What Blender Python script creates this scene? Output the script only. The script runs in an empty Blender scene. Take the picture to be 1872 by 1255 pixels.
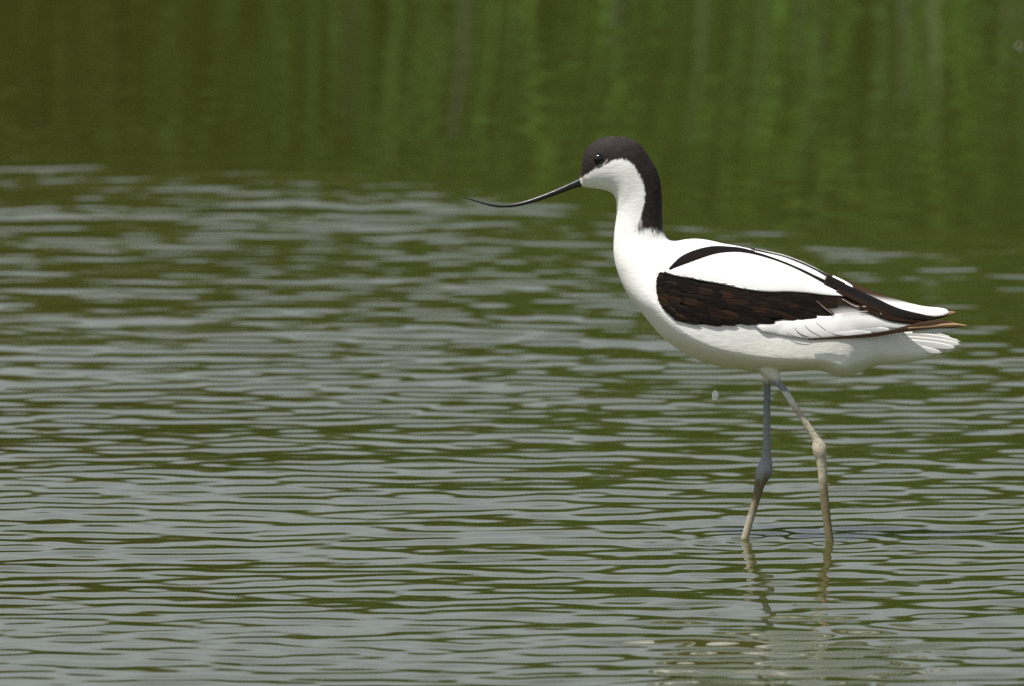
import bpy, bmesh, math, random
import numpy as np
from mathutils import Vector
from mathutils.bvhtree import BVHTree

R = math.radians
C = bpy.context.scene.collection
scene = bpy.context.scene
rng = np.random.default_rng(11)
random.seed(11)

# ------------------------------------------------------------------ camera
CAM = Vector((-0.2366, -22.0, 2.3))
PITCH = math.atan(2.3 / 22.0) - 0.0076
FPX = 47116.0                                   # focal length in pixels of the 1872 px wide frame
cd = bpy.data.cameras.new('camera')
cam = bpy.data.objects.new('camera', cd)
C.objects.link(cam)
cam.location = CAM
cam.rotation_euler = (math.pi / 2 - PITCH, 0, 0)
cd.sensor_width = 36.0
cd.lens = FPX * 36.0 / 1872.0
cd.clip_start = 0.5
cd.clip_end = 2000
cd.dof.use_dof = True
cd.dof.focus_distance = 21.95
cd.dof.aperture_fstop = cd.lens / 52.0
cd.dof.aperture_blades = 0
scene.camera = cam

# ------------------------------------------------------------------ sky, sun, exposure
SUN = Vector((-0.34, -0.27, 0.90)).normalized()
world = bpy.data.worlds.new('World')
scene.world = world
world.use_nodes = True
wn = world.node_tree
wn.nodes.clear()
sky = wn.nodes.new('ShaderNodeTexSky')
sky.sky_type = 'NISHITA'
sky.sun_disc = False
sky.sun_elevation = math.asin(SUN.z)
sky.sun_rotation = math.atan2(SUN.x, SUN.y)
sky.dust_density = 2.0
sky.air_density = 1.0
sky.ozone_density = 1.0
SKY_STRENGTH = 0.112
# thin high cloud: evens the blue of the clear sky out to a pale grey
hsv = wn.nodes.new('ShaderNodeHueSaturation')
hsv.inputs['Saturation'].default_value = 0.43
tc = wn.nodes.new('ShaderNodeTexCoord')
mp = wn.nodes.new('ShaderNodeMapping')
mp.inputs['Scale'].default_value = (3, 3, 9)
cn = wn.nodes.new('ShaderNodeTexNoise')
cn.inputs['Scale'].default_value = 2.2
cn.inputs['Detail'].default_value = 5
cr = wn.nodes.new('ShaderNodeMapRange')
cr.inputs['From Min'].default_value = 0.3
cr.inputs['From Max'].default_value = 0.7
cr.inputs['To Min'].default_value = 0.88
cr.inputs['To Max'].default_value = 1.14
vm = wn.nodes.new('ShaderNodeVectorMath')
vm.operation = 'SCALE'
bg = wn.nodes.new('ShaderNodeBackground')
bg.inputs['Strength'].default_value = SKY_STRENGTH
wo = wn.nodes.new('ShaderNodeOutputWorld')
L = wn.links.new
L(tc.outputs['Generated'], mp.inputs['Vector'])
L(mp.outputs[0], cn.inputs['Vector'])
L(cn.outputs['Fac'], cr.inputs['Value'])
L(sky.outputs[0], hsv.inputs['Color'])
L(hsv.outputs[0], vm.inputs[0])
L(cr.outputs[0], vm.inputs['Scale'])
L(vm.outputs[0], bg.inputs['Color'])
L(bg.outputs[0], wo.inputs['Surface'])

sd = bpy.data.lights.new('sun', 'SUN')
sd.energy = 5.0
sd.angle = R(0.5)
sd.color = (1.0, 0.955, 0.88)
sun = bpy.data.objects.new('sun', sd)
C.objects.link(sun)
sun.rotation_euler = SUN.to_track_quat('Z', 'Y').to_euler()

scene.view_settings.view_transform = 'Standard'
scene.view_settings.look = 'None'
scene.view_settings.gamma = 1.0
scene.view_settings.exposure = 0.0
scene.render.engine = 'CYCLES'
scene.cycles.max_bounces = 8
scene.cycles.use_denoising = False

# ------------------------------------------------------------------ helpers
_fw = Vector((0, math.cos(PITCH), -math.sin(PITCH)))
_up = Vector((0, math.sin(PITCH), math.cos(PITCH)))
_rt = Vector((1, 0, 0))


def ray(px, py):
    return _fw + _rt * ((px - 936.0) / FPX) + _up * ((627.5 - py) / FPX)


def P(px, py, y=0.0):
    """Point of the vertical plane Y = y seen at that spot: gives the bird's real measures."""
    d = ray(px, py)
    return CAM + d * ((y - CAM.y) / d.y)


def on_water(px, py):
    d = ray(px, py)
    return CAM + d * (-CAM.z / d.z)


def to_px(v):
    """(n,3) array -> (n,2) side view coordinates, the far half mirrored on the near one."""
    x = v[:, 0] - CAM.x
    y = -np.abs(v[:, 1]) - CAM.y
    z = v[:, 2] - CAM.z
    f = y * _fw.y + z * _fw.z
    u = y * _up.y + z * _up.z
    return np.stack([936.0 + FPX * x / f, 627.5 - FPX * u / f], 1)


def tag(o, label=None, cat=None, group=None, kind=None):
    if label: o['label'] = label
    if cat: o['category'] = cat
    if group: o['group'] = group
    if kind: o['kind'] = kind
    return o


def mesh_obj(name, verts, faces, mat, parent=None, cols=None, smooth=True):
    me = bpy.data.meshes.new(name)
    me.from_pydata([tuple(v) for v in verts], [], faces)
    me.update()
    return finish(name, me, mat, parent, cols, smooth)


def finish(name, me, mat, parent=None, cols=None, smooth=True):
    if cols is not None:
        a = me.color_attributes.new('Col', 'FLOAT_COLOR', 'POINT')
        c = np.ones((len(me.vertices), 4), np.float32)
        c[:, :3] = np.asarray(cols, np.float32)
        a.data.foreach_set('color', c.ravel())
    if smooth:
        me.polygons.foreach_set('use_smooth', np.ones(len(me.polygons), bool))
    me.materials.append(mat)
    o = bpy.data.objects.new(name, me)
    C.objects.link(o)
    if parent is not None:
        o.parent = parent
    return o


def cr_interp(pts, n):
    """Catmull-Rom through the rows of pts, n samples per span."""
    p = np.asarray(pts, float)
    p = np.vstack([2 * p[0] - p[1], p, 2 * p[-1] - p[-2]])
    out = []
    for i in range(1, len(p) - 2):
        t = np.linspace(0, 1, n, endpoint=False)[:, None]
        a, b, c, d = p[i - 1], p[i], p[i + 1], p[i + 2]
        out.append(0.5 * (2 * b + (c - a) * t + (2 * a - 5 * b + 4 * c - d) * t ** 2 + (3 * b - a - 3 * c + d) * t ** 3))
    out.append(p[-2][None])
    return np.vstack(out)


def resample(pts, n):
    p = cr_interp(pts, 12)
    s = np.r_[0, np.cumsum(np.linalg.norm(np.diff(p[:, :2], axis=0), axis=1))]
    t = np.linspace(0, s[-1], n)
    return np.stack([np.interp(t, s, p[:, k]) for k in range(p.shape[1])], 1)


def vnoise(x, y, seed=0):
    """smooth value noise on arrays"""
    xi, yi = np.floor(x).astype(np.int64), np.floor(y).astype(np.int64)
    xf, yf = x - xi, y - yi
    def h(a, b):
        n = (a * 374761393 + b * 668265263 + seed * 982451653) & 0xffffffff
        n = ((n ^ (n >> 13)) * 1274126177) & 0xffffffff
        return ((n ^ (n >> 16)) & 0xffff) / 65535.0
    u, v = xf * xf * (3 - 2 * xf), yf * yf * (3 - 2 * yf)
    return (h(xi, yi) * (1 - u) + h(xi + 1, yi) * u) * (1 - v) + (h(xi, yi + 1) * (1 - u) + h(xi + 1, yi + 1) * u) * v


def smooth(a, b, x):
    t = np.clip((x - a) / (b - a), 0, 1)
    return t * t * (3 - 2 * t)


def seg_dist(q, poly, closed=True):
    p = np.asarray(poly, float)
    e = np.roll(p, -1, 0) if closed else p[1:]
    s = p if closed else p[:-1]
    best = np.full(len(q), 1e9)
    for a, b in zip(s, e):
        d = b - a
        t = np.clip(((q - a) @ d) / max(d @ d, 1e-9), 0, 1)
        best = np.minimum(best, np.linalg.norm(q - a - t[:, None] * d, axis=1))
    return best


def inside(q, poly):
    p = np.asarray(poly, float)
    r = np.zeros(len(q), bool)
    j = len(p) - 1
    for i in range(len(p)):
        c = ((p[i, 1] > q[:, 1]) != (p[j, 1] > q[:, 1])) & (
            q[:, 0] < (p[j, 0] - p[i, 0]) * (q[:, 1] - p[i, 1]) / (p[j, 1] - p[i, 1] + 1e-12) + p[i, 0])
        r ^= c
        j = i
    return r


def sdist(q, poly):
    d = seg_dist(q, poly)
    return np.where(inside(q, poly), -d, d)


# ------------------------------------------------------------------ materials
def new_mat(name, rough=0.6, color=(0.5, 0.5, 0.5), use_col=False, spec=0.5, ior=None):
    m = bpy.data.materials.new(name)
    m.use_nodes = True
    n = m.node_tree.nodes
    b = n['Principled BSDF']
    b.inputs['Roughness'].default_value = rough
    b.inputs['Base Color'].default_value = (*color, 1)
    b.inputs['Specular IOR Level'].default_value = spec
    if ior: b.inputs['IOR'].default_value = ior
    if use_col:
        a = n.new('ShaderNodeVertexColor')
        a.layer_name = 'Col'
        m.node_tree.links.new(a.outputs['Color'], b.inputs['Base Color'])
    return m


def add_bump(m, scale, strength, dist, stretch=(1, 1, 1), detail=3):
    t = m.node_tree
    n = t.nodes
    co = n.new('ShaderNodeTexCoord')
    ma = n.new('ShaderNodeMapping')
    ma.inputs['Scale'].default_value = stretch
    no = n.new('ShaderNodeTexNoise')
    no.inputs['Scale'].default_value = scale
    no.inputs['Detail'].default_value = detail
    bu = n.new('ShaderNodeBump')
    bu.inputs['Strength'].default_value = strength
    bu.inputs['Distance'].default_value = dist
    t.links.new(co.outputs['Object'], ma.inputs['Vector'])
    t.links.new(ma.outputs[0], no.inputs['Vector'])
    t.links.new(no.outputs['Fac'], bu.inputs['Height'])
    t.links.new(bu.outputs[0], n['Principled BSDF'].inputs['Normal'])


M_body = new_mat('plumage', 0.75, use_col=True, spec=0.2)
add_bump(M_body, 330, 0.26, 0.0012, (0.40, 1, 1.0), 4)
M_feather = new_mat('flight_feather', 0.6, use_col=True, spec=0.05)
add_bump(M_feather, 420, 0.12, 0.0006, (0.35, 1, 1.6), 3)
M_bill = new_mat('black_horn', 0.32, (0.012, 0.012, 0.013), spec=0.5)
add_bump(M_bill, 500, 0.25, 0.0004, (0.15, 1, 1), 2)
M_eye = new_mat('dark_eye', 0.10, (0.006, 0.004, 0.003), spec=0.6)
M_foam = new_mat('white_foam', 0.4, (0.8, 0.8, 0.78))
M_drop = new_mat('milky_drop', 0.12, (0.85, 0.86, 0.86))
M_blade = new_mat('marsh_blade', 0.6, use_col=True, spec=0.25)
_b = M_blade.node_tree.nodes['Principled BSDF']
M_water = new_mat('murky_water', 0.015, (0.048, 0.052, 0.0090), spec=0.5, ior=1.333)
M_ground = new_mat('mud_and_turf', 0.9, (0.07, 0.065, 0.03), spec=0.2)
_t = M_ground.node_tree
_n1 = _t.nodes.new('ShaderNodeTexNoise'); _n1.inputs['Scale'].default_value = 1.3; _n1.inputs['Detail'].default_value = 8
_r1 = _t.nodes.new('ShaderNodeValToRGB')
_r1.color_ramp.elements[0].position = 0.35; _r1.color_ramp.elements[0].color = (0.06, 0.045, 0.025, 1)
_r1.color_ramp.elements[1].position = 0.65; _r1.color_ramp.elements[1].color = (0.05, 0.085, 0.02, 1)
_t.links.new(_n1.outputs['Fac'], _r1.inputs['Fac'])
_t.links.new(_r1.outputs['Color'], _t.nodes['Principled BSDF'].inputs['Base Color'])

# ------------------------------------------------------------------ water: one sheet, fine rippled grid where it is looked at
BANK_Y = 9.0


def axis(lo, hi, step, far_lo, far_hi):
    a = list(np.arange(lo, hi + 1e-6, step))
    s, v = step, lo
    while v > far_lo:
        s *= 1.35; v -= s; a.insert(0, max(v, far_lo))
    s, v = step, a[-1]
    while v < far_hi:
        s *= 1.35; v += s; a.append(min(v, far_hi))
    return np.array(a)


def build_water():
    xs = axis(-1.7, 1.25, 0.0055, -150, 150)
    ys = axis(-1.9, 6.4, 0.0037, -19.5, 9.6)
    X, Y = np.meshgrid(xs, ys)
    X = X.astype(np.float32); Y = Y.astype(np.float32)
    H = np.zeros_like(X)
    wr = np.random.default_rng(5)

    def band(n, l0, l1, rms, spread, mod_seed=None, mod=0.0):
        h = np.zeros_like(X)
        lam = np.exp(wr.uniform(math.log(l0), math.log(l1), n))
        th = wr.normal(0, spread, n)
        ph = wr.uniform(0, 2 * math.pi, n)
        for l, t, p in zip(lam, th, ph):
            k = 2 * math.pi / l
            a = rms * math.sqrt(2.0 / n) / k
            h += np.float32(a) * np.sin(np.float32(k * math.sin(t)) * X + np.float32(k * math.cos(t)) * Y + np.float32(p))
        if mod_seed is not None:
            m = vnoise(X * 2.3 + 40, Y * 0.9 + 17, mod_seed) * 0.6 + vnoise(X * 5 + 9, Y * 2 + 70, mod_seed + 1) * 0.4
            h *= (1 - mod + 2 * mod * m).astype(np.float32)
        return h

    fine = band(120, 0.033, 0.070, R(1.15), 0.52, 3, 0.5)
    mid = band(80, 0.075, 0.30, R(0.80), 0.55, 8, 0.6)
    slow = band(30, 0.38, 1.5, R(0.40), 0.55)
    # wind-ruffled water ends some way beyond the bird; sheltered and calm in front of the bank
    edge = 3.42 - 0.65 * smooth(-0.5, 0.25, X) + 0.3 * (vnoise(X * 3 + 5, Y * 0.6 + 3, 21) - 0.5)
    env = smooth(-0.25, 0.25, edge - Y)
    calm = band(20, 0.12, 0.5, R(0.13), 0.4)
    near = 1 - smooth(-0.6, 1.4, Y)
    stir = np.exp(-((X + 0.05) / 0.24) ** 2 - ((Y + 0.80) / 0.48) ** 2)          # stirred up by the wading bird
    lull = np.exp(-((X + 0.70) / 0.30) ** 2 - ((Y - 2.0) / 0.95) ** 2)           # a smoother patch of the open side
    H = (fine * (1 + 0.25 * near + 0.45 * stir - 0.6 * lull) + mid * (1 + 0.6 * stir - 0.35 * lull)) * (0.05 + 0.95 * env).astype(np.float32) + slow * (0.15 + 0.85 * env) * (1 - 0.45 * near).astype(np.float32) + calm
    # a long low swell on the open side, facing the sky
    H += (0.0125 * np.exp(-((Y - 3.35) / 1.25) ** 2) * (1 - smooth(-0.45, 0.2, X))).astype(np.float32)
    # wavelets spreading from the wading legs towards the viewer
    r = np.hypot(X - 0.0, Y - 0.0)
    gust = vnoise(X * 9 + 3, Y * 7 + 11, 44) * 1.4
    H += (R(3.5) * 0.074 / (2 * math.pi) * np.sin(2 * math.pi * r / 0.074 + 2.2 * vnoise(X * 6, Y * 3, 45)) * gust
          * np.exp(-((X + 0.04) / 0.20) ** 2 - ((Y + 0.88) / 0.36) ** 2)).astype(np.float32)
    # little rings round the two legs
    for (lx, ly) in ((0.0365, -0.026), (-0.036, 0.0)):
        r = np.hypot(X - lx, Y - ly) + 1e-4
        H += (0.00036 * np.cos(2 * math.pi * r / 0.032) * np.exp(-((r - 0.03) / 0.06) ** 2)).astype(np.float32)
        H += (0.0006 * np.exp(-((r - 0.003) / 0.0045) ** 2)).astype(np.float32)
    fade = smooth(-1.7, -1.5, X) * (1 - smooth(1.05, 1.25, X)) * smooth(-1.9, -1.7, Y) * (1 - smooth(6.1, 6.4, Y))
    H *= fade.astype(np.float32)
    ny, nx = X.shape
    me = bpy.data.meshes.new('water')
    co = np.stack([X, Y, H], -1).reshape(-1, 3).astype(np.float32)
    idx = np.arange(nx * ny).reshape(ny, nx)
    q = np.stack([idx[:-1, :-1], idx[:-1, 1:], idx[1:, 1:], idx[1:, :-1]], -1).reshape(-1, 4).astype(np.int32)
    me.vertices.add(len(co)); me.vertices.foreach_set('co', co.ravel())
    me.loops.add(q.size); me.loops.foreach_set('vertex_index', q.ravel())
    me.polygons.add(len(q)); me.polygons.foreach_set('loop_start', np.arange(0, q.size, 4, dtype=np.int32))
    me.update(calc_edges=True)
    o = finish('water', me, M_water)
    tag(o, 'rippled grey and olive green pond water, calm and dark further out', kind='structure')


build_water()


# ------------------------------------------------------------------ ground: pond bed and banks, one sheet
def build_ground():
    xs = np.r_[-600, -200, np.arange(-40, 41, 2.0), 200, 600]
    ys = np.r_[-600, -200, -60, -30, -24, -21, -20, -19.4, -19, -18, -10, 0, 6, 8.2, 8.7, 9.0, 9.3, 9.8, 10.5, 12, 15, 20, 30, 60, 200, 600, 1200]
    X, Y = np.meshgrid(xs, ys)
    far = smooth(8.4, 9.8, Y) * 0.33 + smooth(9.8, 20, Y) * 0.2
    near = smooth(-18.6, -20.5, Y) * 0.35
    H = -0.25 + far + near + (vnoise(X * 0.4, Y * 0.7, 4) - 0.5) * 0.06
    H = np.where((X < -140) | (X > 140), np.maximum(H, 0.1), H)
    ny, nx = X.shape
    idx = np.arange(nx * ny).reshape(ny, nx)
    q = np.stack([idx[:-1, :-1], idx[:-1, 1:], idx[1:, 1:], idx[1:, :-1]], -1).reshape(-1, 4)
    o = mesh_obj('ground', np.stack([X, Y, H], -1).reshape(-1, 3), q.tolist(), M_ground)
    tag(o, 'muddy pond bed and turf bank', kind='structure')


build_ground()


# ------------------------------------------------------------------ marsh growth along the far bank (the water mirrors it)
def sky_line(x):
    """height of the growth along the bank"""
    return 1.04 + 0.20 * smooth(-0.7, 0.1, x) + 0.10 * (vnoise(np.asarray(x) * 1.6 + 3, np.zeros_like(x), 6) - 0.5) + 0.08 * (vnoise(np.asarray(x) * 6 + 3, np.zeros_like(x), 9) - 0.5)


def blades(name, n, x0, x1, y0, y1, hfun, wid, palette, lean, label, cat, seed):
    r = np.random.default_rng(seed)
    V, F, K = [], [], []
    SEG = 5
    xs = r.uniform(x0, x1, n); ys = r.uniform(y0, y1, n)
    hs = hfun(xs, ys, r)
    cols = palette(xs, ys, hs, r)
    for i in range(n):
        a = r.uniform(0, 2 * math.pi)
        face = r.normal(0, 0.7)
        cx, sx = math.cos(face), math.sin(face)
        l = abs(r.normal(0, lean)) * hs[i]
        w = wid * r.uniform(0.6, 1.4)
        b = len(V)
        for s in range(SEG + 1):
            t = s / SEG
            ww = w * (1 - t ** 2.2) + 0.0006
            px_ = xs[i] + math.cos(a) * l * t * t
            py_ = ys[i] + math.sin(a) * l * t * t
            pz = hs[i] * t * (1 - 0.08 * t)
            V.append((px_ - ww * cx, py_ - ww * sx, pz)); V.append((px_ + ww * cx, py_ + ww * sx, pz))
            zt = min(1.0, max(0.0, (pz - 0.42) / 0.30)) * 0.8          # taller growth is drier towards the top
            k = cols[i] * (1 - zt) + np.array([0.082, 0.098, 0.020]) * zt
            K.append(k); K.append(k)
            if s < SEG:
                q = b + 2 * s
                F.append((q, q + 1, q + 3, q + 2))
    o = mesh_obj(name, V, F, M_blade, cols=K, smooth=False)
    return tag(o, label, cat, kind='stuff')


GREEN = np.array([0.092, 0.220, 0.038]); OLIVE = np.array([0.046, 0.062, 0.010])
BROWN = np.array([0.034, 0.027, 0.010]); LIME = np.array([0.075, 0.140, 0.030]); PALE = np.array([0.22, 0.25, 0.13])


def pal(xs, ys, hs, r):
    g = smooth(-1.1, 0.0, xs + 0.6 * (vnoise(xs * 1.7, hs * 4, 31) - 0.5))
    c = OLIVE[None] * (1 - g)[:, None] + GREEN[None] * g[:, None]
    k = vnoise(xs * 4 + 7, hs * 5, 33)
    c = c + (k > 0.66)[:, None] * (LIME - GREEN)[None] * 0.12 * g[:, None]
    c = c + (k < 0.30)[:, None] * (BROWN - OLIVE)[None] * 0.4
    c = c * (0.85 + 0.3 * vnoise(xs * 3 + 50, hs * 3.3, 35))[:, None]
    return c * r.uniform(0.8, 1.25, len(xs))[:, None]


def tall(xs, ys, r):
    return sky_line(xs) * r.uniform(0.05, 1.0, len(xs)) ** 0.55


blades('marsh_grass', 38000, -4.2, 4.0, BANK_Y + 0.05, BANK_Y + 1.3, tall, 0.0046, pal, 0.40,
       'dense green and olive marsh grass along the far bank', 'grass', 41)


def build_reeds():
    """the few pale broad leaves that stand out in the mirror image, leaning out over the water's edge"""
    V, F, K = [], [], []
    spec = [  # side-view x, top y (mirrored), half width, tint
        (1712, 222, .0075, (0.28, 0.36, 0.15)), (1698, 150, .006, (0.15, 0.24, 0.08)), (1655, 215, .007, (0.22, 0.25, 0.15)),
        (1462, 90, .006, (0.16, 0.22, 0.10)), (1398, 200, .006, (0.12, 0.19, 0.07)), (1290, 235, .010, (0.12, 0.19, 0.07)),
        (1840, 90, .007, (0.18, 0.23, 0.12)), (1866, 105, .006, (0.18, 0.23, 0.13)), (850, 250, .0085, (0.11, 0.115, 0.085)),
        (1130, 60, .016, (0.11, 0.16, 0.08)), (1615, 240, .006, (0.11, 0.19, 0.07)), (1500, 250, .007, (0.09, 0.16, 0.05)),
        (645, 195, .007, (0.07, 0.08, 0.04))]
    r = random.Random(4)
    for (px, py, w, col) in spec:
        y = BANK_Y - r.uniform(0.0, 0.25)
        d = ray(px, py)
        t = (y - CAM.y) / d.y
        x = CAM.x + d.x * t
        z = -(CAM.z + d.z * t)                 # height whose mirror image shows there
        b = len(V)
        SEG = 8
        bend = r.uniform(-0.03, 0.03)
        for s in range(SEG + 1):
            u = s / SEG
            ww = w * (1 - 0.75 * u ** 3)
            xx = x + bend * (1 - u) ** 2
            zz = -0.12 + (z + 0.12) * u
            V += [(xx - ww, y, zz), (xx, y - ww * 0.5, zz), (xx + ww, y, zz)]
            K += [np.array(col) * 0.58] * 3
            if s < SEG:
                q = b + 3 * s
                F += [(q, q + 1, q + 4, q + 3), (q + 1, q + 2, q + 5, q + 4)]
    o = mesh_obj('reeds', V, F, M_blade, cols=K)
    tag(o, 'pale broad reed leaves standing at the far water edge', 'reeds', kind='stuff')


build_reeds()

# ------------------------------------------------------------------ the avocet
bird = bpy.data.objects.new('avocet', None)
C.objects.link(bird)
bird.empty_display_size = 0.05
tag(bird, 'black and white avocet with thin upturned bill wading in rippled pond', 'bird')

SECT = [  # ventral px,py | dorsal px,py | half width in m
    (1061, 338, 1060, 325, .0030), (1066, 342, 1062.5, 314, .0052), (1074, 343.5, 1064.5, 295, .0080),
    (1084, 344.5, 1069, 276, .0110), (1095, 346, 1081, 262.5, .0134), (1108, 349, 1101, 252.7, .0152),
    (1118, 353, 1126, 249.2, .0160), (1124, 360, 1150, 253.6, .0163), (1126.7, 369, 1171, 265.5, .0162),
    (1127, 379, 1188, 289, .0158), (1127, 390, 1201, 311, .0156), (1125.6, 404, 1208, 338, .0160),
    (1123.6, 420, 1210.6, 370, .0168), (1122, 440, 1211, 402, .0185), (1121.8, 462, 1213, 424, .0215),
    (1125, 483, 1222, 438, .0255), (1131, 503, 1236, 441.5, .0295), (1140, 525, 1254, 438.5, .0335),
    (1153, 547, 1274, 437.2, .0372), (1171, 569, 1297, 440, .0405), (1190, 593, 1321, 445.5, .043),
    (1214, 619, 1347, 450, .0452), (1245, 642, 1373, 455.5, .0465), (1280, 659.5, 1401, 462, .0465),
    (1318, 670, 1431, 469, .046), (1360, 676.5, 1461, 481, .045), (1405, 679, 1490, 495, .0445),
    (1448, 678.5, 1516, 510, .0432), (1490, 676.5, 1545, 527, .041), (1513, 681, 1559, 536, .039), (1538, 689.5, 1574, 545, .0355),
    (1566, 683, 1600, 562, .027), (1604, 669, 1628, 580, .0185), (1640, 665, 1656, 598, .0135),
    (1680, 660, 1690, 614, .0085), (1712, 650, 1716, 624, .0045), (1730, 643, 1732, 632, .002)]


def loft_body():
    S = cr_interp(SECT, 7)
    NR = 72
    V, F = [], []
    for ax, ay, bx, by, w in S:
        a, b = P(ax, ay), P(bx, by)
        m, d = (a + b) / 2, (b - a) / 2
        for j in range(NR):
            t = 2 * math.pi * j / NR
            c, s = math.cos(t), math.sin(t)
            c0 = -0.62 * float(smooth(1225, 1300, bx)) * float(1 - 0.6 * smooth(1560, 1650, bx))
            u = (c - c0) / (1 - c0) if c > c0 else (c - c0) / (1 + c0)
            v = m + d * c
            v.y = w * math.copysign(max(0.0, 1 - abs(u) ** (2.1 if u > 0 else 2.1 + 0.7 * c0)) ** 0.5, s)
            V.append(v)
    n = len(S)
    for i in range(n - 1):
        for j in range(NR):
            k = (j + 1) % NR
            F.append((i * NR + j, i * NR + k, (i + 1) * NR + k, (i + 1) * NR + j))
    F.append(tuple(range(NR - 1, -1, -1)))
    F.append(tuple((n - 1) * NR + j for j in range(NR)))
    return V, F


def tube(path, nr=16, cap=True):
    """path rows: x, y, z, rx (side-view half width), ry (half depth)"""
    path = np.asarray(path, float)
    V, F = [], []
    n = len(path)
    for i in range(n):
        p = Vector(path[i, :3])
        a = Vector(path[max(i - 1, 0), :3]); b = Vector(path[min(i + 1, n - 1), :3])
        t = (b - a).normalized()
        yv = Vector((0, 1, 0)) - t * t.y
        if yv.length < 0.05: yv = Vector((0, 0, 1)) - t * t.z
        yv.normalize()
        xv = t.cross(yv)
        for j in range(nr):
            th = 2 * math.pi * j / nr
            V.append(p + xv * (path[i, 3] * math.cos(th)) + yv * (path[i, 4] * math.sin(th)))
    for i in range(n - 1):
        for j in range(nr):
            k = (j + 1) % nr
            F.append((i * nr + j, i * nr + k, (i + 1) * nr + k, (i + 1) * nr + j))
    F.append(tuple(range(nr - 1, -1, -1)))
    F.append(tuple((n - 1) * nr + j for j in range(nr)))
    return V, F


SC = 2130.0
NEAR_Y, FAR_Y = -0.026, 0.0
near_leg = [  # px, py, width px
    (1392, 640, 50), (1398, 655, 46), (1405, 670, 38), (1413, 684, 27), (1421, 698, 18.5), (1430, 709, 15), (1437, 718, 14.5), (1451, 741, 14), (1472, 772, 14.5),
    (1489, 799, 16), (1494, 808, 20), (1497.5, 818, 26), (1499.5, 828, 25), (1501, 838, 20), (1502.5, 850, 17.5), (1504, 866, 16.5),
    (1504.5, 884, 15.5), (1508.5, 926, 15.5), (1513, 961, 14.5), (1517, 990, 14.5), (1522, 1030, 14), (1527, 1080, 14), (1531, 1112, 15)]
far_leg = [
    (1392, 640, 42), (1396, 660, 34), (1399, 676, 25), (1401.5, 690, 16), (1402.5, 703, 12.5), (1402, 745, 12.5), (1401.8, 797, 13), (1401.5, 822, 14.5),
    (1401, 838, 18), (1399.5, 851, 25), (1397, 862, 31), (1393, 872, 28), (1389.5, 883, 20), (1385.5, 900, 16), (1381.5, 916, 14.5), (1372, 948, 13.5),
    (1363, 980, 14), (1352, 1020, 13), (1339, 1066, 13), (1330, 1098, 14)]


def leg_tube(spec, y):
    rows = []
    for px, py, w in resample(spec, 110):
        p = P(px, py, y)
        r = w * 1.06 / 2 / SC
        rows.append((p.x, p.y, p.z, r, r * 0.86))
    # slant correction: widths above are horizontal, the tube needs them square to its axis
    rows = np.array(rows)
    d = np.gradient(rows[:, :3], axis=0)
    c = np.abs(d[:, 2]) / np.linalg.norm(d, axis=1)
    rows[:, 3] *= np.clip(c, 0.6, 1); rows[:, 4] *= np.clip(c, 0.6, 1)
    return rows


def toes(foot):
    out = []
    for a, l in ((-2.55, .034), (math.pi, .038), (2.55, .034)):
        rows = []
        for t in np.linspace(0, 1, 8):
            rows.append((foot[0] + math.cos(a) * l * t, foot[1] + math.sin(a) * l * t, foot[2] - 0.004 * t, .0032 * (1 - .5 * t), .0032 * (1 - .5 * t)))
        out.append(tube(rows, 8))
    return out


lV, lF = loft_body()
BODY_TREE = BVHTree.FromPolygons(lV, lF)


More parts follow.
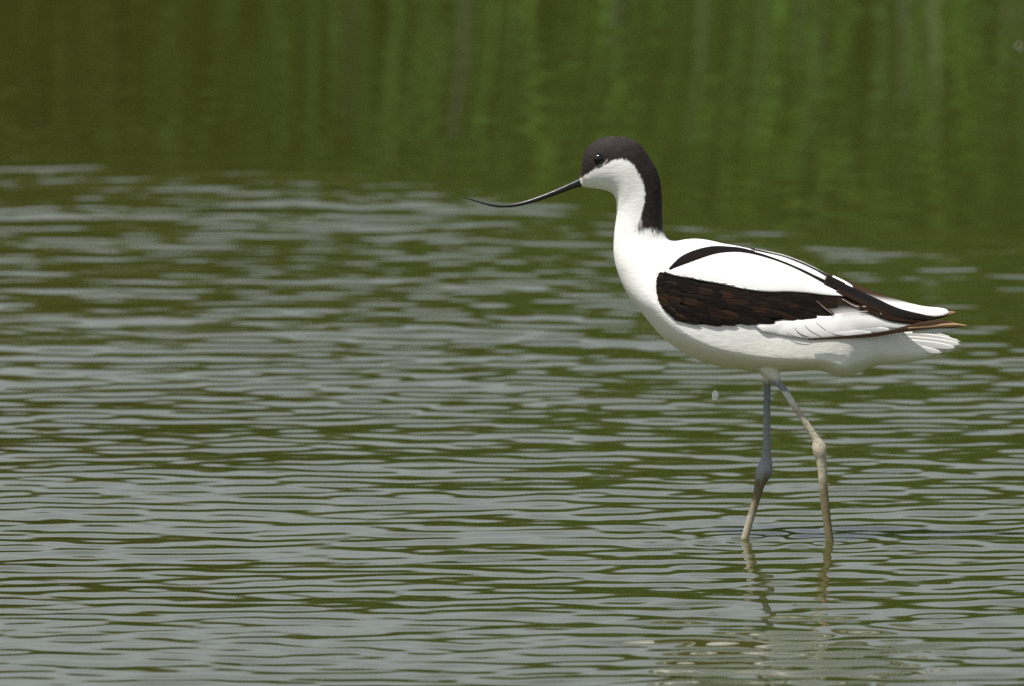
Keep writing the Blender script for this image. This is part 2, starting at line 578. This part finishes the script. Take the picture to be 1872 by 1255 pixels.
def build_body():
    V, F = list(lV), list(lF)
    def add(v, f):
        b = len(V)
        V.extend(v); F.extend([tuple(i + b for i in q) for q in f])
    rn, rf = leg_tube(near_leg, NEAR_Y), leg_tube(far_leg, FAR_Y)
    add(*tube(rn)); add(*tube(rf))
    for r in (rn, rf):
        for v, f in toes(r[-1, :3]): add(v, f)
    me = bpy.data.meshes.new('raw')
    me.from_pydata([tuple(v) for v in V], [], F)
    me.update()
    bm = bmesh.new(); bm.from_mesh(me); bmesh.ops.recalc_face_normals(bm, faces=bm.faces); bm.to_mesh(me); bm.free()
    tmp = bpy.data.objects.new('raw', me)
    C.objects.link(tmp)
    md = tmp.modifiers.new('r', 'REMESH'); md.mode = 'VOXEL'; md.voxel_size = 0.00075
    sm = tmp.modifiers.new('s', 'SMOOTH'); sm.factor = 0.5; sm.iterations = 3
    dg = bpy.context.evaluated_depsgraph_get()
    body = bpy.data.meshes.new_from_object(tmp.evaluated_get(dg))
    bpy.data.objects.remove(tmp)
    bpy.data.meshes.remove(me)
    body.name = 'body'
    n = len(body.vertices)
    co = np.empty(n * 3, np.float32); body.vertices.foreach_get('co', co); co = co.reshape(-1, 3).astype(float)
    q = to_px(co)
    x, y = q[:, 0], q[:, 1]
    jit = (vnoise(x / 2.2 + 3, y / 5.0, 51) - 0.5) * 5 + (vnoise(x / 5 + 13, y / 11.0, 52) - 0.5) * 4
    white = np.array([0.86, 0.86, 0.835])
    col = np.repeat(white[None], n, 0)
    col *= (0.95 + 0.07 * vnoise(x / 9, y / 6, 53))[:, None]
    # belly and vent feathers yellowed: light bounced off the water, painted in
    belly_bounce = smooth(600, 670, y) * (y < 700)
    col *= 1 - belly_bounce[:, None] * np.array([0.02, 0.02, 0.10])[None]
    cap = [(1052, 322), (1063, 326), (1070, 321), (1081, 313), (1092, 307.5), (1105, 302.5), (1114, 295.5), (1125.6, 292), (1138, 291), (1151, 296.6),
           (1162, 307), (1170, 323), (1177, 339), (1179.5, 355), (1178, 371), (1173, 390), (1169.5, 404), (1161, 423), (1172, 426), (1189, 425), (1204, 428),
           (1230, 422), (1260, 300), (1200, 220), (1080, 220), (1040, 280)]
    d = sdist(q, cap)
    low = smooth(395, 428, y)
    streak = ((vnoise(x / 1.1, y / 9.0, 55) - 0.5) * 9 + (vnoise(x / 4 + 7, y / 9.0, 58) - 0.5) * 9) * low
    m = 1 - smooth(-2.2 - 9 * low, 2.2 + 5 * low, d + jit * 0.6 + streak + low * 1.0)
    hood = np.array([0.021, 0.0155, 0.014])[None] * (0.65 + 0.75 * vnoise(x / 3.5, y / 3.0, 56))[:, None]
    hood = hood + (smooth(272, 250, y) * 0.022)[:, None] * vnoise(x / 2.5, y / 2.5, 57)[:, None]  # crown painted paler: sunlight on its top put into the colour
    col = col * (1 - m[:, None]) + hood * m[:, None]
    # the down under the dark wing panel is dark too
    pan = [(1212, 512), (1330, 526), (1480, 543), (1522, 552), (1500, 570), (1420, 584), (1350, 590), (1270, 586), (1225, 562)]
    pm = 1 - smooth(-4, 2, sdist(q, pan))
    col = col * (1 - pm[:, None]) + np.array([0.012, 0.010, 0.009])[None] * pm[:, None]
    # tan lores where the bill meets the face, pale lower eyelid
    lo = np.exp(-(((x - 1067) / 4.5) ** 2 + ((y - 329) / 5.5) ** 2)) * 0.75
    col = col * (1 - lo[:, None]) + np.array([0.20, 0.13, 0.05])[None] * lo[:, None]
    lid = [(1093, 303.5), (1100, 302), (1106, 298), (1110.5, 292.5)]
    le = 1 - smooth(0.6, 1.7, seg_dist(q, lid, False))
    col = col * (1 - 0.8 * le[:, None]) + np.array([0.45, 0.43, 0.38])[None] * 0.8 * le[:, None]
    # legs
    leg = (y > 672)
    nd = seg_dist(q, [(a, b) for a, b, _ in near_leg], False)
    fd = seg_dist(q, [(a, b) for a, b, _ in far_leg], False)
    # the far leg sits 25 mm further back: decide by depth where they cross
    is_near = np.where(y > 735, nd < fd, co[:, 1] < -0.013)
    blue = np.array([0.235, 0.27, 0.31]); pale = np.array([0.66, 0.65, 0.61]); mud = np.array([0.43, 0.39, 0.295]); wet = np.array([0.175, 0.148, 0.082]); grey = np.array([0.26, 0.28, 0.29])
    spk = vnoise(x / 2.4, y / 3.0, 61); spk2 = vnoise(x / 5 + 8, y / 9.0, 62)
    def ramp(keys):
        ks = np.array([k[0] for k in keys], float); cs = np.array([k[1] for k in keys])
        yy = y + (spk2 - 0.5) * 22
        return np.stack([np.interp(yy, ks, cs[:, i]) for i in range(3)], 1)
    cn_ = ramp([(694, blue), (711, blue * 1.1), (716, pale), (738, pale), (748, mud * 1.15), (835, mud * 1.05), (870, mud * 1.1), (895, wet * 1.1), (985, wet)])  # blue top: the body's shadow painted in; pale where the sunlit part begins
    cn_ = cn_ * (1 - 0.40 * smooth(0.70, 0.85, spk) * (y > 735) * (y < 890))[:, None] * (0.85 + 0.3 * spk2)[:, None]
    cf_ = ramp([(690, blue * 0.9), (740, blue * 0.95), (780, grey * 0.95), (865, grey), (885, wet * 0.9), (915, wet), (950, mud * 0.8), (985, mud * 0.85)])  # blue-grey with the body's shade painted in, down to the joint
    cf_ = cf_ * (0.85 + 0.3 * spk)[:, None]
    lc = np.where(is_near[:, None], cn_, cf_)
    top = np.where(is_near, 694.0, 697.0)
    lm = smooth(-7, 8, y - top + (vnoise(x / 1.3, y / 7.0, 63) - 0.5) * 7) * leg * (y > 684) * ((nd < 26) | (fd < 26)) * (x < 1560)
    lm *= np.where(x > 1445, (y > 700), True)
    col = col * (1 - lm[:, None]) + lc * lm[:, None]
    return finish('body', body, M_body, bird, col)


build_body()


def build_bill():
    spec = [(1075, 334.5, 17), (1066, 332.5, 17), (1058, 335, 15.5), (1046, 339.5, 13.2), (1031, 345.8, 11.4), (1008, 355, 9.8), (984, 363.8, 8.6), (966, 369.6, 7.7),
            (949, 373.8, 6.9), (931, 376.6, 6.1), (914, 377.3, 5.2), (901, 376, 4.5), (888, 373.2, 3.7), (875, 369.6, 3.0), (862, 365.6, 2.3), (852, 362.2, 1.6), (846, 360.2, 1.1)]
    V, F = [], []
    S = resample(spec, 150)
    NR = 24
    pts = [P(a, b) for a, b, _ in S]
    for i, (a, b, w) in enumerate(S):
        t = (pts[min(i + 1, len(S) - 1)] - pts[max(i - 1, 0)]).normalized()
        up = Vector((0, 1, 0)).cross(t); up.normalize()
        if up.z < 0: up = -up
        r = w / 2 / SC
        f = i / len(S)
        for j in range(NR):
            th = 2 * math.pi * j / NR
            c, s = math.cos(th), math.sin(th)
            # groove along each side where the two mandibles meet
            g = 1 - 0.20 * math.exp(-((s + 0.05) / 0.16) ** 2) * (1 - f)
            V.append(pts[i] + up * (r * s) + Vector((0, 1, 0)) * (r * c * g * (0.82 - 0.1 * f)))
    n = len(S)
    for i in range(n - 1):
        for j in range(NR):
            k = (j + 1) % NR
            F.append((i * NR + j, i * NR + k, (i + 1) * NR + k, (i + 1) * NR + j))
    F.append(tuple(range(NR))); F.append(tuple((n - 1) * NR + j for j in range(NR)))
    o = mesh_obj('bill', V, F, M_bill, bird)
    return o


build_bill()


def side_hit(px, py):
    d = ray(px, py).normalized()
    h = BODY_TREE.ray_cast(CAM, d)
    return None if h[0] is None else h[0]


def build_eye(side):
    c = side_hit(1094.5, 290.5)
    bm = bmesh.new()
    bmesh.ops.create_uvsphere(bm, u_segments=36, v_segments=24, radius=0.0047)
    ctr = Vector((c.x, c.y + 0.0013, c.z))
    for v in bm.verts:
        v.co = Vector((v.co.x, v.co.y * 0.85, v.co.z * 0.97)) + ctr
        v.co.y *= side
    if side < 0: bmesh.ops.reverse_faces(bm, faces=bm.faces)
    me = bpy.data.meshes.new('eye'); bm.to_mesh(me); bm.free()
    finish('eye', me, M_eye, bird)


build_eye(1); build_eye(-1)

# ---- wings: rows of separate feathers laid on the flank
RIDGE = np.array([(1200, 440), (1270, 437), (1300, 440), (1340, 449), (1380, 456), (1432, 466), (1464, 477), (1490, 489), (1514, 501), (1540, 514), (1560, 524), (1594, 538), (1626, 548), (1690, 560), (1740, 568), (1800, 575)], float)
WID = np.array([(1180, .028), (1230, .039), (1300, .045), (1400, .0455), (1460, .041), (1520, .034), (1570, .029), (1620, .023), (1680, .018), (1730, .013), (1800, .010)], float)
MID = np.array([(1180, 600), (1300, 630), (1400, 630), (1500, 615), (1600, 600), (1700, 600), (1800, 600)], float)


def wing_y(px, py):
    w = np.interp(px, WID[:, 0], WID[:, 1]); top = np.interp(px, RIDGE[:, 0], RIDGE[:, 1]); mid = np.interp(px, MID[:, 0], MID[:, 1])
    # a point further out towards the viewer shows lower in the picture; treat the sheet as seen
    if py < mid:
        s = min(1.0, (mid - py) / (mid - top))
        y = w * max(0.0, 1 - s ** 2.0) ** 0.5
    else:
        y = w * (1 - 0.10 * ((py - mid) / 60.0) ** 2)
    h = side_hit(px, py)
    if h is not None:
        y = max(y, -h.y + 0.0004)
    return y


class Feathers:
    def __init__(self): self.V, self.F, self.K = [], [], []

    def strip(self, top, bot, off, colf, nu=90, nv=18, bulge=0.0015, seed=0, rag=0.0):
        """a smooth sheet of body feathers between an upper and a lower edge"""
        T, B = resample(top, nu), resample(bot, nu)
        r = np.random.default_rng(seed)
        b = len(self.V)
        for i in range(nu):
            jag = r.normal(0, rag)
            for j in range(nv):
                v = j / (nv - 1)
                q = T[i] * (1 - v) + B[i] * v
                px, py = q[0], q[1] + jag * (v if v > 0.5 else 0) * 2
                y = wing_y(px, py) + off + bulge * math.sin(math.pi * v) ** 0.5 * math.sin(math.pi * min(1, max(0, i / (nu - 1)))) ** 0.4
                self.V.append(P(px, py, -y)); self.K.append(colf(i / (nu - 1), v, px, py))
        for i in range(nu - 1):
            for j in range(nv - 1):
                a = b + i * nv + j
                self.F.append((a, a + 1, a + nv + 1, a + nv))

    def feather(self, path, width, off0, off1, colf, nl=16, nw=7, tip=0.55, base=0.6, camber=0.0006, seed=0, ysrc=None, clip=None):
        """one feather: centre line in side-view px, full width px, lying on the wing, rising from off0 to off1 (m) at its tip"""
        Q = resample(path, nl)
        D = np.gradient(Q, axis=0); D /= np.linalg.norm(D, axis=1)[:, None] + 1e-9
        N = np.stack([-D[:, 1], D[:, 0]], 1)
        b = len(self.V)
        for i in range(nl):
            t = i / (nl - 1)
            w = width * (base + (1 - base) * min(1, t / 0.45))
            if t > tip: w *= max(0.0, 1 - ((t - tip) / (1 - tip)) ** 2.2) ** 0.5
            for j in range(nw):
                v = 2 * j / (nw - 1) - 1
                p = Q[i] + N[i] * (v * w / 2)
                if clip is not None: p = clip(p)
                y = (wing_y(p[0], p[1]) if ysrc is None else ysrc(p[0], p[1])) + off0 + (off1 - off0) * t + camber * (1 - v * v)
                self.V.append(P(p[0], p[1], -y)); self.K.append(np.clip(colf(t, v), 0, 1))
        for i in range(nl - 1):
            for j in range(nw - 1):
                a = b + i * nw + j
                self.F.append((a, a + 1, a + nw + 1, a + nw))

    def build(self, name, parent, side=1, label=None):
        V = np.array([tuple(v) for v in self.V])
        if side < 0: V[:, 1] *= -1
        F = self.F if side > 0 else [tuple(reversed(f)) for f in self.F]
        o = mesh_obj(name, V, F, M_feather, parent, self.K)
        md = o.modifiers.new('thickness', 'SOLIDIFY'); md.thickness = 0.0002; md.offset = 0
        if label: o['label'] = label
        return o


WH = np.array([0.85, 0.85, 0.835]); BK = np.array([0.0095, 0.0078, 0.0070]); BR = np.array([0.055, 0.032, 0.020]); RUST = np.array([0.15, 0.080, 0.040]); TAN = np.array([0.30, 0.20, 0.11])


def const(c, amp=0.0, sd=0):
    return lambda t, v, *a: c * (1 + amp * math.sin(17 * t + 5 * v + sd))


COV_TOP = [(1203, 500), (1222, 497), (1250, 503), (1290, 511), (1330, 519), (1370, 527), (1410, 531), (1450, 532), (1490, 535), (1520, 538), (1548, 541)]
COV_BOT = [(1202, 548), (1213, 566), (1236, 585), (1265, 596), (1300, 599), (1350, 598), (1400, 594), (1440, 588), (1480, 582), (1510, 577), (1530, 572)]


LEFT = np.array([(1207, 497), (1200.5, 508), (1198.5, 528), (1203, 549), (1214, 567), (1235, 586), (1265, 598), (1300, 603)], float)


def panel_clip(p):
    x = np.interp(p[1], LEFT[:, 1], LEFT[:, 0])
    return np.array([max(p[0], x + 0.8 * math.sin(p[1] * 0.9)), p[1]])


def wing_feathers():
    W = Feathers()
    r = random.Random(8)
    # dark ground of the covert panel
    W.strip([(1200, 512)] + COV_TOP[1:], [(1200, 536), (1212, 562)] + [(a, b - 5) for a, b in COV_BOT[2:]], 0.0003, lambda u, v, px, py: BK * 1.2, seed=1, bulge=0.0002)
    # rows of coverts, each a feather of its own; the lowest row makes the scalloped edge
    T, B = resample(COV_TOP, 100), resample(COV_BOT, 100)
    rows = 6
    for row in range(rows - 1, -1, -1):
        n = 13
        for k in range(n):
            v = (row + 0.75 + r.uniform(-.3, .3) * (row < rows - 1)) / (rows + 0.35)
            u = (k + 0.5 * (row % 2) + r.uniform(-.35, .35)) / (n - 0.2)
            u = min(max(u, 0.0), 1.0)
            i = int(u * 99)
            tipx, tipy = T[i] * (1 - v) + B[i] * v
            ln = (42 + 44 * u) * r.uniform(0.75, 1.25)
            ang = R(r.uniform(10, 22) - 6 * u) if row > 2 else R(r.uniform(3, 12))
            if u < 0.12: ang += R(30 * (0.12 - u) / 0.12 * (v - 0.2))
            x1, y1 = tipx + 8, tipy + (2.5 + r.uniform(-1, 2) if row == rows - 1 else 0.5)
            if x1 > 1532: x1 = 1532
            x0, y0 = x1 - ln * math.cos(ang), y1 - ln * math.sin(ang)
            ytop = np.interp(x0, T[:, 0], T[:, 1])
            y0 = max(y0, ytop + 3)
            x0 = max(x0, 1201 + 3 * r.random())
            if y1 < np.interp(x1, T[:, 0], T[:, 1]) + 4: continue
            s = r.random() ** 4.0
            base = BK * (1.0 - s) + BR * s * 0.55
            g = r.random()
            rim = BR * r.uniform(0.2, 0.7) if g < 0.4 else (RUST * r.uniform(0.25, 0.6) if (g > 0.78 and u < 0.62) else BK * 1.6)
            def cf(t, q, base=base, rim=rim, k_=r.random(), sg=r.choice((-1, 1, 1))):
                e = smooth(0.15, 0.95, q * sg) * smooth(0.25, 0.75, t) * (0.6 + 0.4 * math.sin(31 * t + 9 * k_ + 5 * q))
                e = float(max(0, e))
                sh = 1 - 0.35 * math.exp(-(q / 0.12) ** 2)
                return (base * (1 - e) + rim * e) * sh
            W.feather([(x0, y0), ((x0 + x1) / 2, (y0 + y1) / 2 - 1.2), (x1, y1)], r.uniform(12, 18), 0.0008, 0.00115, cf, tip=r.uniform(0.35, 0.6), nl=16, nw=9, camber=0.00018, clip=panel_clip)
    # black stripe of the shoulder, then the white sheet below it
    W.strip([(1222, 492), (1232, 481), (1247, 468), (1272, 457), (1302, 450.5), (1332, 451), (1360, 454.5), (1400, 466), (1440, 481), (1475, 496), (1510, 512), (1540, 524), (1552, 533)],
            [(1229, 495), (1245, 487), (1265, 480), (1290, 473), (1320, 468), (1350, 467), (1380, 472), (1410, 480), (1445, 494), (1485, 514), (1515, 531), (1540, 545), (1556, 549)],
            0.0010, lambda u, v, px, py: (BK * 1.1) * (1 + 0.5 * math.sin(px * 0.9) * (v > .7)), seed=2, bulge=0.0005, rag=0.5)
    # white line of the back between the two black stripes
    W.strip([(1380, 459), (1400, 463), (1432, 470.5), (1464, 482.5), (1490, 494.5), (1512, 507), (1524, 514)],
            [(1380, 460.5), (1400, 466.5), (1432, 478), (1464, 491.5), (1490, 504), (1510, 513), (1524, 516)], 0.0021, lambda u, v, px, py: WH * (1 - 0.5 * max(0.0, u - 0.75) * 4), nu=60, nv=7, bulge=0.0003, seed=9)
    pan_top = [(1233, 491), (1252, 484), (1275, 475.5), (1300, 467), (1320, 463), (1345, 461.5), (1372, 464.5), (1405, 473), (1440, 485.5), (1475, 502), (1510, 521), (1548, 542)]
    pan_bot = [(1217, 499), (1236, 505), (1262, 509), (1290, 515), (1320, 520), (1350, 527), (1380, 532), (1410, 534.5), (1440, 534), (1475, 536), (1510, 540), (1548, 542)]
    def wc(u, v, px, py):
        cream = 0.35 * math.exp(-((px - 1275) / 28) ** 2) * math.exp(-(v / 0.18) ** 2)
        g = 0.12 * float(vnoise(np.array([px / 26.0]), np.array([py / 5.0]), 77)[0])
        c = WH * (1.02 - g)
        return c * (1 - cream) + np.array([0.55, 0.42, 0.22]) * cream
    W.strip(pan_top, pan_bot, 0.0018, wc, nu=160, nv=24, seed=3, bulge=0.0016)
    # loose white wisps that fall over the front of the dark panel
    for k in range(15):
        x0 = 1212 + k * 12 + r.uniform(-6, 6)
        y0 = np.interp(x0, [a for a, _ in pan_bot], [b for _, b in pan_bot]) - 3
        W.feather([(x0 - 9, y0 - 3), (x0, y0 + 1), (x0 + r.uniform(5, 14), y0 + r.uniform(1.0, 5.0))], r.uniform(1.2, 2.6), 0.0022, 0.0027, const(WH), tip=0.2, nw=3, nl=8, camber=0.0001)
    return W


def flight_feathers(near=True):
    W = Feathers()
    # white secondaries below the dark panel
    def sc(u, v, px, py):
        n = float(vnoise(np.array([px / 30.0 + py / 6.0]), np.array([py / 7.0]), 71)[0])
        c = WH * (1.0 - 0.08 * n)
        t = (1 - float(smooth(0.0, 0.28, v))) * float(smooth(0.42, 0.5, u)) * 0.55
        return c * (1 - t) + BR * 2.2 * t
    W.strip([(1380, 596), (1420, 589), (1470, 582), (1524, 574), (1560, 570), (1600, 574), (1640, 582), (1680, 590), (1712, 595)],
            [(1392, 606), (1430, 614), (1478, 620.5), (1530, 617.5), (1594, 612.5), (1637, 605.5), (1670, 601), (1695, 598.5), (1712, 597)], 0.0004, sc, nu=110, nv=20, bulge=0.0016, seed=5)
    # thin grey strips painting the shadow in gaps between the white feathers
    for (a, b, c) in [((1452, 599), (1462, 610), (1482, 618)), ((1470, 594), (1482, 606), (1502, 616)), ((1492, 590), (1508, 603), (1532, 614)), ((1436, 606), (1452, 615), (1476, 620))]:
        W.feather([a, b, c], 1.5, 0.0023, 0.0014, const(np.array([0.20, 0.19, 0.18])), nl=14, nw=3, tip=0.5, base=0.1, camber=0.0)
    for (a, b, c, w) in [((1545, 586), (1600, 592), (1668, 598), 11), ((1520, 594), (1570, 602), (1628, 604), 11), ((1485, 600), (1540, 609), (1596, 610), 11)]:
        W.feather([a, b, c], w, 0.0013, 0.0019, lambda t, q: WH * (0.99 - 0.10 * max(0, q) ** 6), nl=22, nw=9, tip=0.7, base=0.15, camber=0.0002)  # lower edge slightly greyed: shadow gap painted into the colour
    # brown tertials with thin pale fringes, fading to white below
    def tcol(u, v, px, py):
        n = float(vnoise(np.array([px / 16.0 - py / 5.0]), np.array([py / 6.0]), 72)[0])
        c = BK * 1.4 * (1 - n) + BR * 1.0 * n
        k = float(smooth(0.08, 0.32, u + 0.1 * (n - 0.5)))
        c = BK * 1.2 * (1 - k) + c * k
        t = float(smooth(0.45, 1.0, v + 0.25 * (u - 0.4))) * float(smooth(0.12, 0.3, u))
        return c * (1 - t) + (WH * 0.72) * t
    W.strip([(1470, 541), (1515, 541), (1548, 543), (1590, 557), (1640, 577), (1690, 586), (1722, 588)],
            [(1470, 572), (1512, 576), (1545, 575), (1580, 576), (1620, 584), (1670, 592), (1722, 593)], 0.0005, tcol, nu=100, nv=20, bulge=0.0006, seed=6)
    for path, w, c in [([(1493, 551), (1508, 564), (1525, 577)], 1.5, np.array([0.30, 0.24, 0.19])), ([(1540, 547), (1553, 555), (1568, 561), (1594, 561), (1607, 569), (1614, 578), (1630, 585)], 1.8, np.array([0.60, 0.54, 0.46])),
                       ([(1568, 566), (1588, 566), (1602, 573), (1612, 580)], 3.0, BK), ([(1572, 570), (1590, 570), (1606, 578)], 1.4, np.array([0.55, 0.50, 0.44]))]:
        W.feather(path, w, 0.0030, 0.0030, const(c), nl=24, nw=3, tip=0.6, base=0.3, camber=0.0002)
    # black primaries lying along the top of the folded wing
    W.feather([(1508, 512), (1545, 528), (1590, 549), (1640, 571), (1690, 581), (1716, 582)], 16, 0.0036, 0.0034, lambda t, q: BK * (1.2 + 0.5 * (q > 0.3)), nl=36, nw=9, tip=0.45, base=0.9)
    W.feather([(1530, 530), (1575, 551), (1625, 573), (1672, 586)], 13, 0.0032, 0.0028, lambda t, q: BR * 0.5, nl=26, nw=7, tip=0.6)
    W.feather([(1570, 560), (1625, 582), (1680, 589), (1715, 592)], 10, 0.0028, 0.0026, lambda t, q: BR * 0.5, nl=22, nw=7, tip=0.6)
    # outermost primary: a long brown quill along the lower edge, widening at the tip
    def q1(t, q):
        e = smooth(0.0, 0.9, q)
        c = BR * 0.7 * (1 - e) + (RUST * 1.3 + 0.05) * e
        return c * (1 - 0.0 * t) + TAN * 0.5 * smooth(0.8, 1.0, t)
    W.feather([(1478, 621), (1530, 618), (1594, 613), (1637, 606), (1680, 600), (1722, 596), (1752, 596)], 7.5, 0.0038, 0.0040, q1, nl=44, nw=9, tip=0.9, base=0.35)
    W.feather([(1640, 604), (1680, 597), (1720, 593), (1757, 597)], 15, 0.0030, 0.0036, lambda t, q: BR * (0.8 + 0.3 * math.sin(22 * q)) * (1 - smooth(0.75, 1, t)) + RUST * 1.3 * smooth(0.75, 1, t), nl=26, nw=9, tip=0.6, base=0.5)
    W.feather([(1660, 601), (1700, 598), (1740, 594), (1769, 596)], 6, 0.0040, 0.0042, lambda t, q: TAN * (0.8 + 0.5 * t), nl=20, nw=5, tip=0.4, base=0.7)
    W.feather([(1668, 606), (1715, 604), (1755, 600)], 12, 0.0016, 0.0020, lambda t, q: WH * 0.8, nl=18, nw=7, tip=0.5)
    return W


near_wing = wing_feathers().build('wing', bird)
flight_feathers().build('flight_feathers', near_wing)
far_wing = wing_feathers().build('wing', bird, -1)


def far_flight():
    """the far wing, folded a little higher: its pale and black tips show above the near one"""
    W = Feathers()
    fl = lambda px, py: -0.004 - 0.0002 * max(0, 585 - py)
    W.feather([(1500, 502), (1545, 519), (1595, 541), (1640, 557), (1690, 569), (1736, 571)], 17, -0.001, 0.000, lambda t, q: WH * smooth(0.35, 0.62, t + 0.18 * q) + BR * 0.9 * (1 - smooth(0.35, 0.62, t + 0.18 * q)), nl=40, nw=9, tip=0.86, base=0.7, ysrc=fl)
    W.feather([(1600, 550), (1660, 572), (1705, 578), (1747, 571)], 13, -0.004, -0.004, lambda t, q: BK * 1.5 * (1 - 0.6 * t) + TAN * smooth(0.8, 1, t), nl=26, nw=7, tip=0.6, base=0.6, ysrc=fl)
    W.strip([(1372, 455), (1400, 461.2), (1432, 468.4), (1464, 479.3), (1490, 491), (1514, 503), (1545, 518)],
            [(1374, 456.5), (1400, 464.5), (1432, 474), (1464, 486.5), (1490, 499), (1514, 510), (1545, 524)], 0.0014, lambda u, v, px, py: BK * 1.3 * (1 + 1.5 * (math.sin(px * 1.3) > 0.3) * (v > 0.75)), nu=70, nv=7, bulge=0.0002)
    W.feather([(1522, 506), (1540, 516), (1560, 526)], 8, 0.001, 0.001, const(WH), nl=12, nw=5, tip=0.5, ysrc=fl)
    return W


far_flight().build('flight_feathers', far_wing)


def tail():
    W = Feathers()
    yt = lambda k: (lambda px, py: 0.012 * (1 - smooth(1560, 1760, px)) + 0.0035 + 0.00016 * (4 - k))
    for k, (a, b, c, w) in enumerate([((1560, 640), (1640, 634), (1722, 645), 14), ((1560, 634), (1650, 628), (1748, 636), 15), ((1560, 628), (1650, 622), (1757, 630), 15), ((1560, 622), (1655, 615), (1757, 625), 15), ((1580, 618), (1660, 609), (1740, 618), 13)]):
        W.feather([a, b, c], w, 0, 0, lambda t, q: WH * (1 - 0.06 * max(0, q) ** 4), camber=0.0001, nl=26, nw=7, tip=0.6, base=0.8, ysrc=yt(k))
    # far side of the fan
    for k, (a, b, c, w) in enumerate([((1560, 628), (1650, 622), (1750, 628), 15), ((1560, 620), (1650, 614), (1735, 618), 14)]):
        W.feather([a, b, c], w, 0, 0, const(WH * 0.98), nl=20, nw=7, tip=0.8, base=0.8, ysrc=lambda px, py: -0.006)
    W.build('tail', bird)


tail()

# ------------------------------------------------------------------ a falling drop, and flecks floating further out
def blob(name, loc, r, sx, sz, mat, seed, squash=False):
    bm = bmesh.new()
    bmesh.ops.create_icosphere(bm, subdivisions=3, radius=1.0)
    rr = random.Random(seed)
    ph = [rr.uniform(0, 6.28) for _ in range(3)]
    for v in bm.verts:
        k = 1 + 0.16 * math.sin(3 * v.co.x + ph[0]) * math.cos(2.5 * v.co.z + ph[1])
        z = v.co.z
        if squash and z < 0: z *= 0.25
        v.co = Vector((v.co.x * r * sx * k, v.co.y * r * k, z * r * sz * k)) + loc
    me = bpy.data.meshes.new(name); bm.to_mesh(me); bm.free()
    return finish(name, me, mat)


def build_drop():
    bm = bmesh.new()
    for (px, py, rx, rz) in ((1304.5, 724, 1.6, 7.5), (1310.5, 722.5, 2.6, 6.0), (1309, 730, 2.2, 2.6), (1306, 731, 2.2, 2.0), (1307.5, 716.5, 1.5, 2.6)):
        c = P(px, py)
        ret = bmesh.ops.create_icosphere(bm, subdivisions=3, radius=1.0)
        for v in ret['verts']:
            v.co = Vector((v.co.x * rx * 1.8 / SC, v.co.y * rx * 1.8 / SC, v.co.z * rz * 1.15 / SC)) + c
    me = bpy.data.meshes.new('water_drop'); bm.to_mesh(me); bm.free()
    o = finish('water_drop', me, M_drop)
    tag(o, 'tiny torn white water drop falling just left of the legs', 'water drop')


build_drop()
for i, (px, py, r, lab) in enumerate([
        (241, 155, .0030, 'brightest blurred pale fleck on the calm dark water at upper left'),
        (189, 186, .0018, 'faint blurred fleck just below left of the brightest one'),
        (573, 208, .0018, 'dim blurred fleck, left one of a close pair on the olive water'),
        (598, 211, .0019, 'dim blurred fleck, right one of a close pair on the olive water'),
        (727, 248, .0020, 'small blurred fleck above and left of the bill tip'),
        (947, 293, .0030, 'bright blurred fleck floating nearest above the bill'),
        (800, 211, .0020, 'faint blurred fleck beside the pale grey reed reflection'),
        (1862, 85, .0020, 'pale blurred fleck at the right edge of the green water'),
        (66, 310, .0026, 'wide pale fleck at far left just above the ripples')]):
    p = on_water(px, py)
    o = blob('foam_fleck', Vector((p.x, p.y, 0.0004)), r * 0.62, 1.15, 0.9, M_foam, i, True)
    tag(o, lab, 'fleck', 'pale flecks floating on the calm water')
